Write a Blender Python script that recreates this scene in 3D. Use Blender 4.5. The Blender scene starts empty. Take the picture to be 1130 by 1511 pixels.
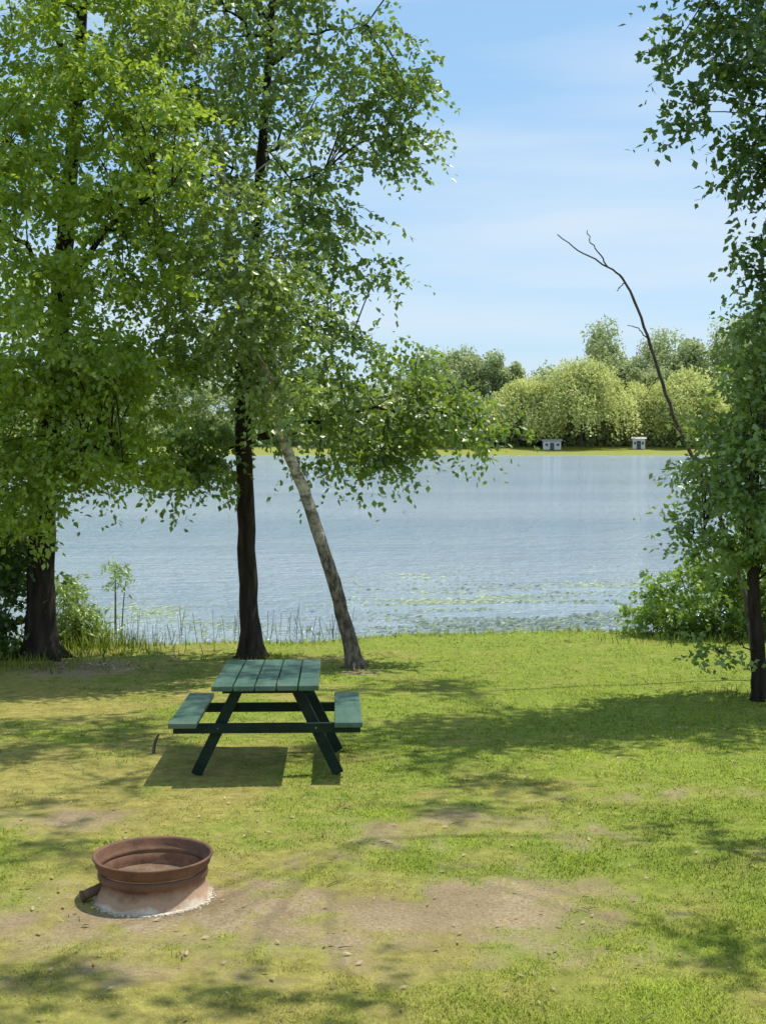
import bpy, math, random
import numpy as np
from mathutils import Vector
rng = np.random.default_rng(11)
random.seed(5)
S = bpy.context.scene
C = S.collection
F = 2030.0; CX = 565.0; CY = 755.5; PITCH = math.radians(3.0); H = 2.4
WL = -0.47
SUN = Vector((0.84, 0.46, 0)).normalized() * math.cos(math.radians(66)); SUN.z = math.sin(math.radians(66))

# ------------------------------------------------------------------ helpers
def at(px, py, Y):
    sx = (px - CX) / F; sy = (CY - py) / F
    dy = math.cos(PITCH) + sy * math.sin(PITCH)
    dz = -math.sin(PITCH) + sy * math.cos(PITCH)
    t = Y / dy
    return np.array([sx * t, Y, H + dz * t])
def sstep(a, b, x):
    t = np.clip((np.asarray(x, float) - a) / (b - a), 0, 1); return t * t * (3 - 2 * t)
def vnoise(x, y, seed=0):
    x = np.asarray(x, float); y = np.asarray(y, float)
    i = np.floor(x); j = np.floor(y); fx = x - i; fy = y - j
    fx = fx * fx * (3 - 2 * fx); fy = fy * fy * (3 - 2 * fy)
    def h(a, b):
        v = np.sin(a * 127.1 + b * 311.7 + seed * 74.7) * 43758.5453
        return v - np.floor(v)
    return (h(i, j) * (1 - fx) + h(i + 1, j) * fx) * (1 - fy) + (h(i, j + 1) * (1 - fx) + h(i + 1, j + 1) * fx) * fy
def fbm(x, y, seed=0, o=4):
    s = 0; a = .5; t = 0
    for k in range(o):
        s = s + a * vnoise(x * 2 ** k, y * 2 ** k, seed + k * 3); t += a; a *= .55
    return s / t
def ysh(x):
    xc = np.clip(x, -9, 9)
    return 19.3 + .27 * xc + .22 * np.sin(x * 1.1) + .1 * np.sin(x * 2.7 + 1)
def gz(x, y):
    x = np.asarray(x, float); y = np.asarray(y, float)
    z = -.035 * np.clip(y - 8.5, 0, 13)
    z = z - .9 * sstep(-.2, 2.5, y - ysh(x))
    z = z + 1.3 * sstep(250, 266, y + 2 * np.sin(x * .11)) + .065 * np.clip(y - 264, 0, 22) + .03 * np.clip(y - 286, 0, 200)
    z = z + .05 * (fbm(x * .9, y * .9, 3) - .5) * sstep(30, 20, y)
    return z
def gat(px, py):
    lo, hi = 2.0, 60.0
    for _ in range(40):
        m = .5 * (lo + hi); p = at(px, py, m)
        if p[2] > -.035 * max(0, m - 8.5): lo = m
        else: hi = m
    p = at(px, py, lo); p[2] = float(gz(p[0], p[1])); return p
def wat(px, py):
    a = at(px, py, 1.0); k = (H - WL) / (H - a[2]); return at(px, py, k)

def tag(o, label=None, cat=None, group=None, kind=None):
    if label: o['label'] = label
    if cat: o['category'] = cat
    if group: o['group'] = group
    if kind: o['kind'] = kind
    return o
def empty(name, loc, label, cat, group=None, rot=(0, 0, 0)):
    o = bpy.data.objects.new(name, None); C.objects.link(o)
    o.location = [float(v) for v in loc]; o.rotation_euler = rot; o.empty_display_size = .1
    return tag(o, label, cat, group)

class MB:
    def __init__(s): s.v = []; s.f = []; s.m = []; s.a = []; s.n = 0
    def add(s, v, f, mat=0, a=None):
        v = np.asarray(v, float).reshape(-1, 3); f = np.asarray(f, int).reshape(-1, 4)
        s.v.append(v); s.f.append(f + s.n); s.m.append(np.full(len(f), mat))
        if a is None: a = np.zeros((len(v), 2))
        s.a.append(np.asarray(a, float)); s.n += len(v)
    def box(s, c, d, R=None, mat=0):
        q = np.array([[x, y, z] for x in (-.5, .5) for y in (-.5, .5) for z in (-.5, .5)]) * np.array(d)
        if R is not None: q = q @ np.array(R).T
        s.add(q + np.array(c), [[0, 1, 3, 2], [4, 6, 7, 5], [0, 4, 5, 1], [2, 3, 7, 6], [0, 2, 6, 4], [1, 5, 7, 3]], mat)
    def bar(s, p, q, w, h, up=(0, 1, 0), mat=0):
        p = np.array(p, float); q = np.array(q, float); d = q - p; L = np.linalg.norm(d); d /= L
        u = np.array(up, float); u -= d * u.dot(d); u /= np.linalg.norm(u); r = np.cross(d, u)
        s.box((p + q) / 2, (L, w, h), np.stack([d, r, u], 1), mat)
    def tube(s, P, R, n=8, mat=0, rough=0, a=None, cap=True):
        P = np.asarray(P, float); R = np.asarray(R, float); k = len(P)
        T = np.gradient(P, axis=0); T /= np.linalg.norm(T, axis=1)[:, None]
        u = np.array([1., 0.13, 0.05]) if abs(T[0][0]) < .9 else np.array([0, 1., 0.1])
        ang = np.linspace(0, 2 * math.pi, n, endpoint=False); V = []
        for i in range(k):
            u = u - T[i] * u.dot(T[i]); u /= np.linalg.norm(u); w = np.cross(T[i], u)
            rr = R[i] * np.ones(n)
            if rough: rr = rr * (1 + rough * (rng.random(n) - .5))
            V.append(P[i] + (np.cos(ang) * rr)[:, None] * u + (np.sin(ang) * rr)[:, None] * w)
        V.append(P[-1:] + T[-1:] * R[-1] * .6)
        V = np.concatenate(V); f = []
        for i in range(k - 1):
            for j in range(n):
                b = (j + 1) % n; f.append([i * n + j, i * n + b, (i + 1) * n + b, (i + 1) * n + j])
        if cap:
            c = len(V) - 1; o = (k - 1) * n
            for j in range(0, n - 1, 2): f.append([o + j, o + j + 1, o + (j + 2) % n, c])
        s.add(V, f, mat)
    def lathe(s, prof, n=64, c=(0, 0, 0), close=False, wob=0, mat=0):
        prof = list(prof); m = len(prof); ang = np.linspace(0, 2 * math.pi, n, endpoint=False)
        V = np.array([[r * math.cos(t) * (1 + wob * math.sin(3 * t + 1) + wob * .6 * math.sin(7 * t)), r * math.sin(t) * (1 + wob * math.sin(3 * t + 1)), z + wob * .5 * r * math.sin(2 * t)] for (r, z) in prof for t in ang]) + np.array(c)
        f = []
        for i in range(m if close else m - 1):
            k = (i + 1) % m
            for j in range(n):
                b = (j + 1) % n; f.append([i * n + j, i * n + b, k * n + b, k * n + j])
        s.add(V, f, mat)
    def build(s, name, mats, parent=None, origin=(0, 0, 0), smooth=False, attr=False, bevel=0):
        V = np.concatenate(s.v) - np.array(origin, float); Fc = np.concatenate(s.f); M = np.concatenate(s.m)
        me = bpy.data.meshes.new(name)
        me.vertices.add(len(V)); me.vertices.foreach_set('co', V.astype(np.float32).ravel())
        me.loops.add(len(Fc) * 4); me.loops.foreach_set('vertex_index', Fc.astype(np.int32).ravel())
        me.polygons.add(len(Fc)); me.polygons.foreach_set('loop_start', (np.arange(len(Fc)) * 4).astype(np.int32))
        for m in (mats if isinstance(mats, (list, tuple)) else [mats]): me.materials.append(m)
        me.polygons.foreach_set('material_index', M.astype(np.int32))
        me.polygons.foreach_set('use_smooth', np.full(len(Fc), bool(smooth)))
        me.update(calc_edges=True)
        if attr:
            A = np.concatenate(s.a); at_ = me.attributes.new('tint', 'FLOAT_COLOR', 'POINT')
            col = np.zeros((len(V), 4), np.float32); col[:, :2] = A; col[:, 3] = 1
            at_.data.foreach_set('color', col.ravel())
        o = bpy.data.objects.new(name, me); C.objects.link(o)
        if parent is not None: o.parent = parent
        if bevel:
            b = o.modifiers.new('bevel', 'BEVEL'); b.width = bevel; b.segments = 2; b.limit_method = 'ANGLE'
        return o

# ------------------------------------------------------------------ materials
def newmat(name):
    m = bpy.data.materials.new(name); m.use_nodes = True; nt = m.node_tree; nt.nodes.clear()
    out = nt.nodes.new('ShaderNodeOutputMaterial'); return m, nt, out
def N(nt, t, **k):
    n = nt.nodes.new(t)
    for a, b in k.items():
        if a in n.inputs: n.inputs[a].default_value = b
        else: setattr(n, a, b)
    return n
def mixc(nt, fac, a, b, mode='MIX'):
    n = nt.nodes.new('ShaderNodeMixRGB'); n.blend_type = mode
    for k, v in ((0, fac), (1, a), (2, b)):
        if isinstance(v, (int, float)): n.inputs[k].default_value = v
        elif isinstance(v, (tuple, list)): n.inputs[k].default_value = (*v, 1)
        else: nt.links.new(v, n.inputs[k])
    return n.outputs[0]
def ramp(nt, fac, a, b):
    n = nt.nodes.new('ShaderNodeMapRange'); n.inputs[1].default_value = a; n.inputs[2].default_value = b
    nt.links.new(fac, n.inputs[0]); return n.outputs[0]
def noise(nt, scale, detail=4, mp=(1, 1, 1), coord='Object', rough=.55):
    tc = nt.nodes.new('ShaderNodeTexCoord'); mpn = nt.nodes.new('ShaderNodeMapping'); mpn.inputs['Scale'].default_value = mp
    nt.links.new(tc.outputs[coord], mpn.inputs[0])
    n = nt.nodes.new('ShaderNodeTexNoise'); n.inputs['Scale'].default_value = scale; n.inputs['Detail'].default_value = detail; n.inputs['Roughness'].default_value = rough
    nt.links.new(mpn.outputs[0], n.inputs['Vector']); return n.outputs['Fac']
def bump(nt, fac, strength, dist=.02):
    b = nt.nodes.new('ShaderNodeBump'); b.inputs['Strength'].default_value = strength; b.inputs['Distance'].default_value = dist
    nt.links.new(fac, b.inputs['Height']); return b.outputs[0]
def simple(name, c1, c2, scale=6, rough=.7, mp=(1, 1, 1), lo=.35, hi=.65, bs=.3, bd=.01, metal=0, spec=.5):
    m, nt, out = newmat(name); p = N(nt, 'ShaderNodeBsdfPrincipled')
    p.inputs['Roughness'].default_value = rough; p.inputs['Metallic'].default_value = metal; p.inputs['Specular IOR Level'].default_value = spec
    f = noise(nt, scale, 6, mp); nt.links.new(mixc(nt, ramp(nt, f, lo, hi), c1, c2), p.inputs['Base Color'])
    if bs: nt.links.new(bump(nt, f, bs, bd), p.inputs['Normal'])
    nt.links.new(p.outputs[0], out.inputs[0]); return m
def leafmat(name, dark, light, tcol, trans=.45, gloss=.06):
    m, nt, out = newmat(name)
    a = nt.nodes.new('ShaderNodeAttribute'); a.attribute_name = 'tint'
    sp = nt.nodes.new('ShaderNodeSeparateColor'); nt.links.new(a.outputs['Color'], sp.inputs[0])
    col = mixc(nt, sp.outputs[0], dark, light)
    tc = mixc(nt, .6, col, tcol)
    d = N(nt, 'ShaderNodeBsdfDiffuse'); nt.links.new(col, d.inputs[0])
    t = N(nt, 'ShaderNodeBsdfTranslucent'); nt.links.new(tc, t.inputs[0])
    g = N(nt, 'ShaderNodeBsdfGlossy', Roughness=.42); g.inputs[0].default_value = (.9, .95, .9, 1)
    m1 = N(nt, 'ShaderNodeMixShader'); m1.inputs[0].default_value = trans
    nt.links.new(d.outputs[0], m1.inputs[1]); nt.links.new(t.outputs[0], m1.inputs[2])
    m2 = N(nt, 'ShaderNodeMixShader'); m2.inputs[0].default_value = gloss
    nt.links.new(m1.outputs[0], m2.inputs[1]); nt.links.new(g.outputs[0], m2.inputs[2])
    nt.links.new(m2.outputs[0], out.inputs[0]); return m

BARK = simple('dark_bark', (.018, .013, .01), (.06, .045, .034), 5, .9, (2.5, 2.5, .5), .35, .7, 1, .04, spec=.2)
BARK2 = simple('grey_bark', (.05, .04, .03), (.16, .13, .1), 6, .9, (2.5, 2.5, .6), .35, .7, 1, .03)
DEAD = simple('dead_wood', (.06, .045, .04), (.14, .11, .1), 9, .9)
LEAF_A = leafmat('leaf_bright_green', (.075, .15, .018), (.35, .46, .055), (.64, .82, .055), .5)
LEAF_B = leafmat('leaf_mid_green', (.038, .08, .016), (.17, .255, .04), (.42, .58, .045), .45, .09)
LEAF_C = leafmat('leaf_birch', (.10, .165, .035), (.30, .39, .09), (.48, .62, .07), .45, .08)
LEAF_D = leafmat('leaf_deep_green', (.028, .07, .018), (.10, .17, .035), (.25, .41, .04), .42)
LEAF_E = leafmat('leaf_sapling', (.07, .14, .032), (.26, .36, .095), (.44, .6, .07), .42, .07)
LEAF_F = leafmat('leaf_bush', (.085, .16, .02), (.27, .39, .055), (.46, .63, .05), .42)
LEAF_W = leafmat('willow_foliage', (.40, .44, .14), (.71, .73, .30), (.76, .78, .24), .42, .02)
LEAF_T = leafmat('hazy_far_foliage', (.26, .32, .15), (.48, .54, .26), (.53, .59, .22), .4, .02)  # distance haze over the far trees is put into these paler leaf colours

# birch bark
m, nt, out = newmat('birch_bark'); p = N(nt, 'ShaderNodeBsdfPrincipled', Roughness=.85)
f1 = noise(nt, 3.0, 7, (1.6, 1.6, 3.6), rough=.7); f2 = noise(nt, 9, 6, (2, 2, 1), rough=.7)
white = mixc(nt, ramp(nt, f1, .44, .6), (.62, .56, .46), (.13, .1, .075))
white = mixc(nt, ramp(nt, f2, .5, .68), white, (.2, .16, .125))
dark = mixc(nt, ramp(nt, f2, .4, .65), (.055, .042, .032), (.24, .19, .145))
tc = nt.nodes.new('ShaderNodeTexCoord'); sx = nt.nodes.new('ShaderNodeSeparateXYZ'); nt.links.new(tc.outputs['Object'], sx.inputs[0])
ad = nt.nodes.new('ShaderNodeMath'); ad.operation = 'MULTIPLY_ADD'; nt.links.new(f2, ad.inputs[0]); ad.inputs[1].default_value = 2.8; nt.links.new(sx.outputs[2], ad.inputs[2])
nt.links.new(mixc(nt, ramp(nt, ad.outputs[0], 2.3, 3.6), dark, white), p.inputs['Base Color'])
nt.links.new(bump(nt, f2, .8, .02), p.inputs['Normal']); nt.links.new(p.outputs[0], out.inputs[0]); BIRCH = m

# ------------------------------------------------------------------ ground
PATCH = []
for (px, py, rx, ry, amp) in [(680, 1345, 270, 60, 1.0), (560, 1395, 280, 42, .84), (330, 1330, 230, 54, .8), (60, 1345, 210, 56, .85), (225, 1345, 150, 28, 1.1), (620, 1225, 280, 34, .68), (430, 1270, 170, 24, .5),
                              (120, 1205, 150, 22, .55), (970, 1172, 110, 16, .66), (100, 988, 100, 14, 1.2), (1080, 1310, 80, 22, .5), (660, 1052, 70, 8, .45), (525, 992, 40, 6, .8), (760, 1420, 130, 20, .48), (300, 1430, 280, 30, .55), (850, 1225, 120, 18, .5), (330, 1180, 150, 16, .5)]:
    c = gat(px, py); r1 = rx * c[1] / F; r2 = abs(gat(px, py - ry)[1] - gat(px, py + ry)[1]) / 2
    PATCH.append((c[0], c[1], r1, r2, amp))
def dirtmask(x, y):
    m = 0
    for (cx, cy, a, b, amp) in PATCH: m = np.maximum(m, amp * np.exp(-((x - cx) / a) ** 2 * .8 - ((y - cy) / b) ** 2 * .8))
    n = fbm(x * 1.6, y * 1.6, 8, 6); n2 = fbm(x * 6, y * 6, 18, 5)
    return sstep(.28, 1.14, m + 1.05 * (n - .5) + 1.15 * (n2 - .5)) * sstep(18, 17, y)
def drymask(x, y):
    n = fbm(x * .7 + 4, y * .7, 21, 4); n2 = fbm(x * 3.1, y * 3.1, 31, 5)
    base = .72 - .2 * x - .06 * (y - 8)
    return sstep(.1, .95, np.clip(base, 0.02, 1.1) * .6 + .9 * (n - .5) + 1.2 * (n2 - .5) + .08)
xs = np.concatenate([np.linspace(-500, -20, 26), np.linspace(-18, -7.2, 30), np.linspace(-7, 7, 280), np.linspace(7.2, 18, 30), np.linspace(20, 500, 60)])
ys = np.concatenate([np.linspace(-40, 4, 24), np.linspace(4.1, 22.5, 340), np.linspace(23, 60, 24), np.linspace(66, 246, 18), np.linspace(248, 300, 54), np.linspace(315, 1500, 20)])
X, Y = np.meshgrid(xs, ys); Z = gz(X, Y)
idx = np.arange(X.size).reshape(X.shape)
fc = np.stack([idx[:-1, :-1], idx[:-1, 1:], idx[1:, 1:], idx[1:, :-1]], -1).reshape(-1, 4)
m, nt, out = newmat('ground_turf')
a = nt.nodes.new('ShaderNodeAttribute'); a.attribute_name = 'tint'
sp = nt.nodes.new('ShaderNodeSeparateColor'); nt.links.new(a.outputs['Color'], sp.inputs[0])
n1 = noise(nt, 9, 8, rough=.7); n2 = noise(nt, 45, 6, rough=.7); n3 = noise(nt, 2.2, 4)
green = mixc(nt, ramp(nt, n1, .3, .7), (.13, .18, .024), (.28, .33, .05))
dry = mixc(nt, ramp(nt, n1, .3, .7), (.165, .14, .036), (.42, .365, .10))
turf = mixc(nt, sp.outputs[1], green, dry)
soil0 = mixc(nt, ramp(nt, n2, .3, .75), (.23, .16, .085), (.53, .42, .255))
soil = mixc(nt, ramp(nt, n3, .35, .65), soil0, (.18, .13, .065), 'MIX')
soil = mixc(nt, .6, soil0, soil)
dn = nt.nodes.new('ShaderNodeMath'); dn.operation = 'MULTIPLY_ADD'; nt.links.new(n2, dn.inputs[0]); dn.inputs[1].default_value = .9; nt.links.new(sp.outputs[0], dn.inputs[2])
col = mixc(nt, ramp(nt, dn.outputs[0], .48, 1.25), turf, soil)
pr = N(nt, 'ShaderNodeBsdfPrincipled', Roughness=.95); pr.inputs['Specular IOR Level'].default_value = .15
nt.links.new(col, pr.inputs['Base Color']); nt.links.new(bump(nt, n2, .7, .03), pr.inputs['Normal']); nt.links.new(pr.outputs[0], out.inputs[0])
g = MB(); g.add(np.stack([X, Y, Z], -1).reshape(-1, 3), fc, 0, np.stack([dirtmask(X, Y), np.where(Y < 100, drymask(X, Y), .45)], -1).reshape(-1, 2))
GROUND = g.build('ground', m, smooth=True, attr=True)
tag(GROUND, 'patchy lawn with bare soil running down to the lake', 'ground', kind='structure')

# ------------------------------------------------------------------ water
m, nt, out = newmat('lake_water'); pr = N(nt, 'ShaderNodeBsdfPrincipled', Roughness=.09, IOR=1.33)
w1 = noise(nt, 1.0, 5, (1.7, 3.4, 1), rough=.64); w2 = noise(nt, 1.0, 4, (.55, 1.25, 1)); w3 = noise(nt, 1, 2, (7, 13, 1))
ad = N(nt, 'ShaderNodeMath', operation='MULTIPLY_ADD'); nt.links.new(w2, ad.inputs[0]); ad.inputs[1].default_value = 1.4; nt.links.new(w1, ad.inputs[2])
ad2 = N(nt, 'ShaderNodeMath', operation='MULTIPLY_ADD'); nt.links.new(w3, ad2.inputs[0]); ad2.inputs[1].default_value = .3; nt.links.new(ad.outputs[0], ad2.inputs[2])
big = noise(nt, 1.0, 4, (.02, .12, 1))
nt.links.new(mixc(nt, ramp(nt, big, .35, .65), (.28, .37, .45), (.38, .46, .53)), pr.inputs['Base Color'])
nt.links.new(bump(nt, ad2.outputs[0], 1.0, .26), pr.inputs['Normal']); nt.links.new(pr.outputs[0], out.inputs[0])
wb = MB(); wx = np.linspace(-480, 480, 9); wy = np.array([14, 60, 150, 290.])
WX, WY = np.meshgrid(wx, wy); ii = np.arange(WX.size).reshape(WX.shape)
wb.add(np.stack([WX, WY, np.full_like(WX, WL)], -1).reshape(-1, 3), np.stack([ii[:-1, :-1], ii[:-1, 1:], ii[1:, 1:], ii[1:, :-1]], -1).reshape(-1, 4))
tag(wb.build('water', m), 'rippled blue lake reaching to the wooded far shore', 'lake', kind='structure')

# ------------------------------------------------------------------ grass
def grassmat():
    m, nt, out = newmat('grass_blades')
    a = nt.nodes.new('ShaderNodeAttribute'); a.attribute_name = 'tint'
    sp = nt.nodes.new('ShaderNodeSeparateColor'); nt.links.new(a.outputs['Color'], sp.inputs[0])
    gcol = mixc(nt, sp.outputs[0], (.125, .20, .024), (.46, .545, .065))
    dcol = mixc(nt, sp.outputs[0], (.19, .165, .045), (.60, .54, .16))
    col = mixc(nt, sp.outputs[1], gcol, dcol)
    ge = nt.nodes.new('ShaderNodeNewGeometry')
    vm = N(nt, 'ShaderNodeVectorMath', operation='MULTIPLY_ADD'); nt.links.new(ge.outputs['Normal'], vm.inputs[0]); vm.inputs[1].default_value = (.4, .4, .4); vm.inputs[2].default_value = (0, 0, 1)
    nm = N(nt, 'ShaderNodeVectorMath', operation='NORMALIZE'); nt.links.new(vm.outputs[0], nm.inputs[0])
    d = N(nt, 'ShaderNodeBsdfDiffuse'); nt.links.new(col, d.inputs[0]); nt.links.new(nm.outputs[0], d.inputs['Normal'])
    t = N(nt, 'ShaderNodeBsdfTranslucent'); nt.links.new(col, t.inputs[0])
    mx = N(nt, 'ShaderNodeMixShader'); mx.inputs[0].default_value = .15
    nt.links.new(d.outputs[0], mx.inputs[1]); nt.links.new(t.outputs[0], mx.inputs[2]); nt.links.new(mx.outputs[0], out.inputs[0]); return m
GM = grassmat()
def blades(mb, x, y, h, w, tint, dry, lean=.5):
    n = len(x); z = gz(x, y) - .004
    ang = rng.random(n) * 2 * math.pi; u = np.stack([np.cos(ang), np.sin(ang), np.zeros(n)], 1)
    la = rng.random(n) * 2 * math.pi; ll = (rng.random(n) * lean)[:, None]
    d = np.stack([np.cos(la), np.sin(la), np.zeros(n)], 1) * ll + np.array([0, 0, 1.])
    b = np.stack([x, y, z], 1)
    v = np.stack([b - u * (w / 2)[:, None], b + u * (w / 2)[:, None], b + d * h[:, None] + u * (w * .12)[:, None], b + d * h[:, None] - u * (w * .12)[:, None]], 1)
    A = np.repeat(np.stack([tint, dry], 1), 4, 0)
    mb.add(v.reshape(-1, 3), np.arange(n * 4).reshape(-1, 4), 0, A)
gb = MB(); n = 540000
yy = 4.6 / (1 - rng.random(n) * (1 - 4.6 / 20.6)); xx = (rng.random(n) * 2 - 1) * (.31 * yy + .8)
dm = dirtmask(xx, yy); dr = drymask(xx, yy); tuft = fbm(xx * 5, yy * 5, 40, 3)
keep = (rng.random(n) < (1 - .98 * dm ** .45) * np.clip(1.1 - .65 * dr + 1.6 * (tuft - .5), .08, 1)) & (yy < ysh(xx) + .15)
xx, yy, dr, tuft, dm = xx[keep], yy[keep], dr[keep], tuft[keep], dm[keep]; n = len(xx)
shore = sstep(-.6, -.1, yy - ysh(xx))
h = (.007 + .014 * rng.random(n)) * (1 - .45 * dr) * (.5 + 1.1 * tuft) * (1 - .5 * dm) + shore * (.015 + .09 * rng.random(n) ** 2.5)
w = .0046 * (yy / 5) ** .75 * (.6 + .6 * rng.random(n))
big = fbm(xx * .5, yy * .5, 77, 3); med = fbm(xx * 2.6, yy * 2.6, 57, 4)
blades(gb, xx, yy, h, w, np.clip(.5 * rng.random(n) + .8 * (big - .32) + .9 * (med - .5), 0, 1), np.clip(dr * (.3 + .9 * rng.random(n)) - .06, 0, 1), 1.7)
nt_ = 90; cx = (rng.random(nt_) * 2 - 1) * 5.5; cy = 5 + 14 * rng.random(nt_)
k = 16; tx = np.repeat(cx, k) + rng.normal(0, .05, nt_ * k); ty = np.repeat(cy, k) + rng.normal(0, .05, nt_ * k)
ok = (dirtmask(tx, ty) < .75) & (ty < ysh(tx)); tx, ty = tx[ok], ty[ok]; n = len(tx)
blades(gb, tx, ty, .015 + .022 * rng.random(n), .006 * (ty / 5) ** .6, .3 + .6 * rng.random(n), .2 * rng.random(n), 1.3)
for (px, py, rr, nn, hh) in [(65, 965, .7, 700, .2), (120, 955, .5, 700, .3), (372, 972, .3, 220, .08), (525, 988, .25, 140, .06), (1118, 1028, .3, 200, .09), (1060, 945, .8, 500, .14), (30, 985, .6, 400, .17)]:
    c = gat(px, py); tx = c[0] + rng.normal(0, rr, nn); ty = c[1] + rng.normal(0, rr * .5, nn)
    ok = ty < ysh(tx) + .3; tx, ty = tx[ok], ty[ok]
    blades(gb, tx, ty, hh * (.3 + .7 * rng.random(len(tx))), .009 + .006 * rng.random(len(tx)), rng.random(len(tx)) * .8, .15 * rng.random(len(tx)), .7)
tag(gb.build('grass', GM, attr=True), 'short patchy lawn grass, greener on the right and dry on the left', 'grass', kind='stuff')

# reeds
rb = MB(); n = 130
rx = np.array([at(140 + 380 * random.random(), 900, 20)[0] for _ in range(n)])
ry = ysh(rx) + .2 + 1.6 * rng.random(n) ** 1.4
hh = .1 + .42 * rng.random(n) ** 1.3
for i in range(n):
    b = np.array([rx[i], ry[i], WL - .2]); t = b + np.array([rng.normal(0, .06), rng.normal(0, .05), .2 + hh[i]]); w = .0026 + .0018 * random.random()
    mdl = (b + t) / 2 + np.array([rng.normal(0, .02), 0, 0])
    for (p, q) in ((b, mdl), (mdl, t)):
        rb.add([p - [w, 0, 0], p + [w, 0, 0], q + [w * .7, 0, 0], q - [w * .7, 0, 0]], [[0, 1, 2, 3]], 0, [[random.random() * .4, .5]] * 4)
REED = simple('reed_stem', (.10, .11, .04), (.2, .2, .09), 4, .8, bs=0)
tag(rb.build('reeds', REED, attr=True), 'thin sparse reeds standing in the shallows behind the two middle trunks', 'reeds', kind='stuff')

# lily pads and floating weed
m, nt, out = newmat('lily_pad'); pr = N(nt, 'ShaderNodeBsdfPrincipled', Roughness=.2)
a = nt.nodes.new('ShaderNodeAttribute'); a.attribute_name = 'tint'; sp = nt.nodes.new('ShaderNodeSeparateColor'); nt.links.new(a.outputs['Color'], sp.inputs[0])
nt.links.new(mixc(nt, sp.outputs[0], (.10, .135, .10), (.48, .54, .25)), pr.inputs['Base Color']); nt.links.new(pr.outputs[0], out.inputs[0])
lb = MB(); ang = np.linspace(0, 2 * math.pi, 8, endpoint=False)
for (px, py, a_, b_, n, yel) in [(770, 892, 220, 40, 3200, .22), (660, 886, 130, 14, 1900, .65), (860, 912, 140, 24, 2200, .1), (190, 903, 140, 12, 1100, .6), (610, 851, 45, 4, 160, .7), (330, 920, 190, 16, 500, .3), (890, 866, 80, 8, 420, .55), (720, 925, 190, 15, 1700, .1)]:
    for _ in range(n):
        q = rng.normal(0, .55, 2); p = wat(px + a_ * q[0], py + b_ * q[1])
        if p[1] < ysh(p[0]) + .4: continue
        if vnoise(p[0] * .8, p[1] * 2.6, 4) < .38: continue
        r = .008 + .025 * random.random() ** 1.5; tl = rng.normal(0, .22, 2)
        V = np.stack([p[0] + r * 1.3 * np.cos(ang), p[1] + r * np.sin(ang), WL + .002 + .003 * random.random() + np.abs(tl[0]) * r * (1 + np.cos(ang)) + np.abs(tl[1]) * r * (1 + np.sin(ang))], 1)
        lb.add(V, [[0, 1, 2, 3], [0, 3, 4, 7], [4, 5, 6, 7]], 0, [[min(1, max(0, yel + rng.normal(0, .2))), 0]] * 8)
tag(lb.build('lily_pads', m, attr=True), 'scattered lily pads and yellow green weed floating near the shore', 'lily pads', kind='stuff')

# ------------------------------------------------------------------ foliage machinery
def unit(v): return v / (np.linalg.norm(v, axis=-1, keepdims=True) + 1e-9)
def inpoly(P, x, z):
    c = np.zeros(len(x), bool); n = len(P)
    for i in range(n):
        x1, z1 = P[i]; x2, z2 = P[(i + 1) % n]
        t = ((z1 > z) != (z2 > z)) & (x < (x2 - x1) * (z - z1) / (z2 - z1 + 1e-12) + x1); c ^= t
    return c
def edist(P, x, z):
    d = np.full(len(x), 1e9); n = len(P)
    for i in range(n):
        a = np.array(P[i]); b = np.array(P[(i + 1) % n]); ab = b - a
        t = np.clip(((x - a[0]) * ab[0] + (z - a[1]) * ab[1]) / (ab @ ab + 1e-9), 0, 1)
        d = np.minimum(d, np.hypot(x - a[0] - t * ab[0], z - a[1] - t * ab[1]))
    return d
def clumps_poly(poly, Yb, n, maxd, ratio=.9, mind=.3):
    W = [(at(px, py, Yb)[0], at(px, py, Yb)[2]) for px, py in poly]
    xs_ = [p[0] for p in W]; zs_ = [p[1] for p in W]; out = []; tries = 0
    while len(out) < n and tries < 300:
        tries += 1
        x = rng.uniform(min(xs_), max(xs_), 200); z = rng.uniform(min(zs_), max(zs_), 200)
        ok = inpoly(W, x, z); x, z = x[ok], z[ok]; d = edist(W, x, z)
        y = Yb + (rng.random(len(x)) * 2 - 1) * np.minimum(d * ratio + .25, maxd)
        for p in zip(x, y, z):
            p = np.array(p)
            if not out or np.min(np.linalg.norm(np.array(out) - p, axis=1)) > mind: out.append(p)
            if len(out) >= n: break
    return np.array(out)
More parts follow.
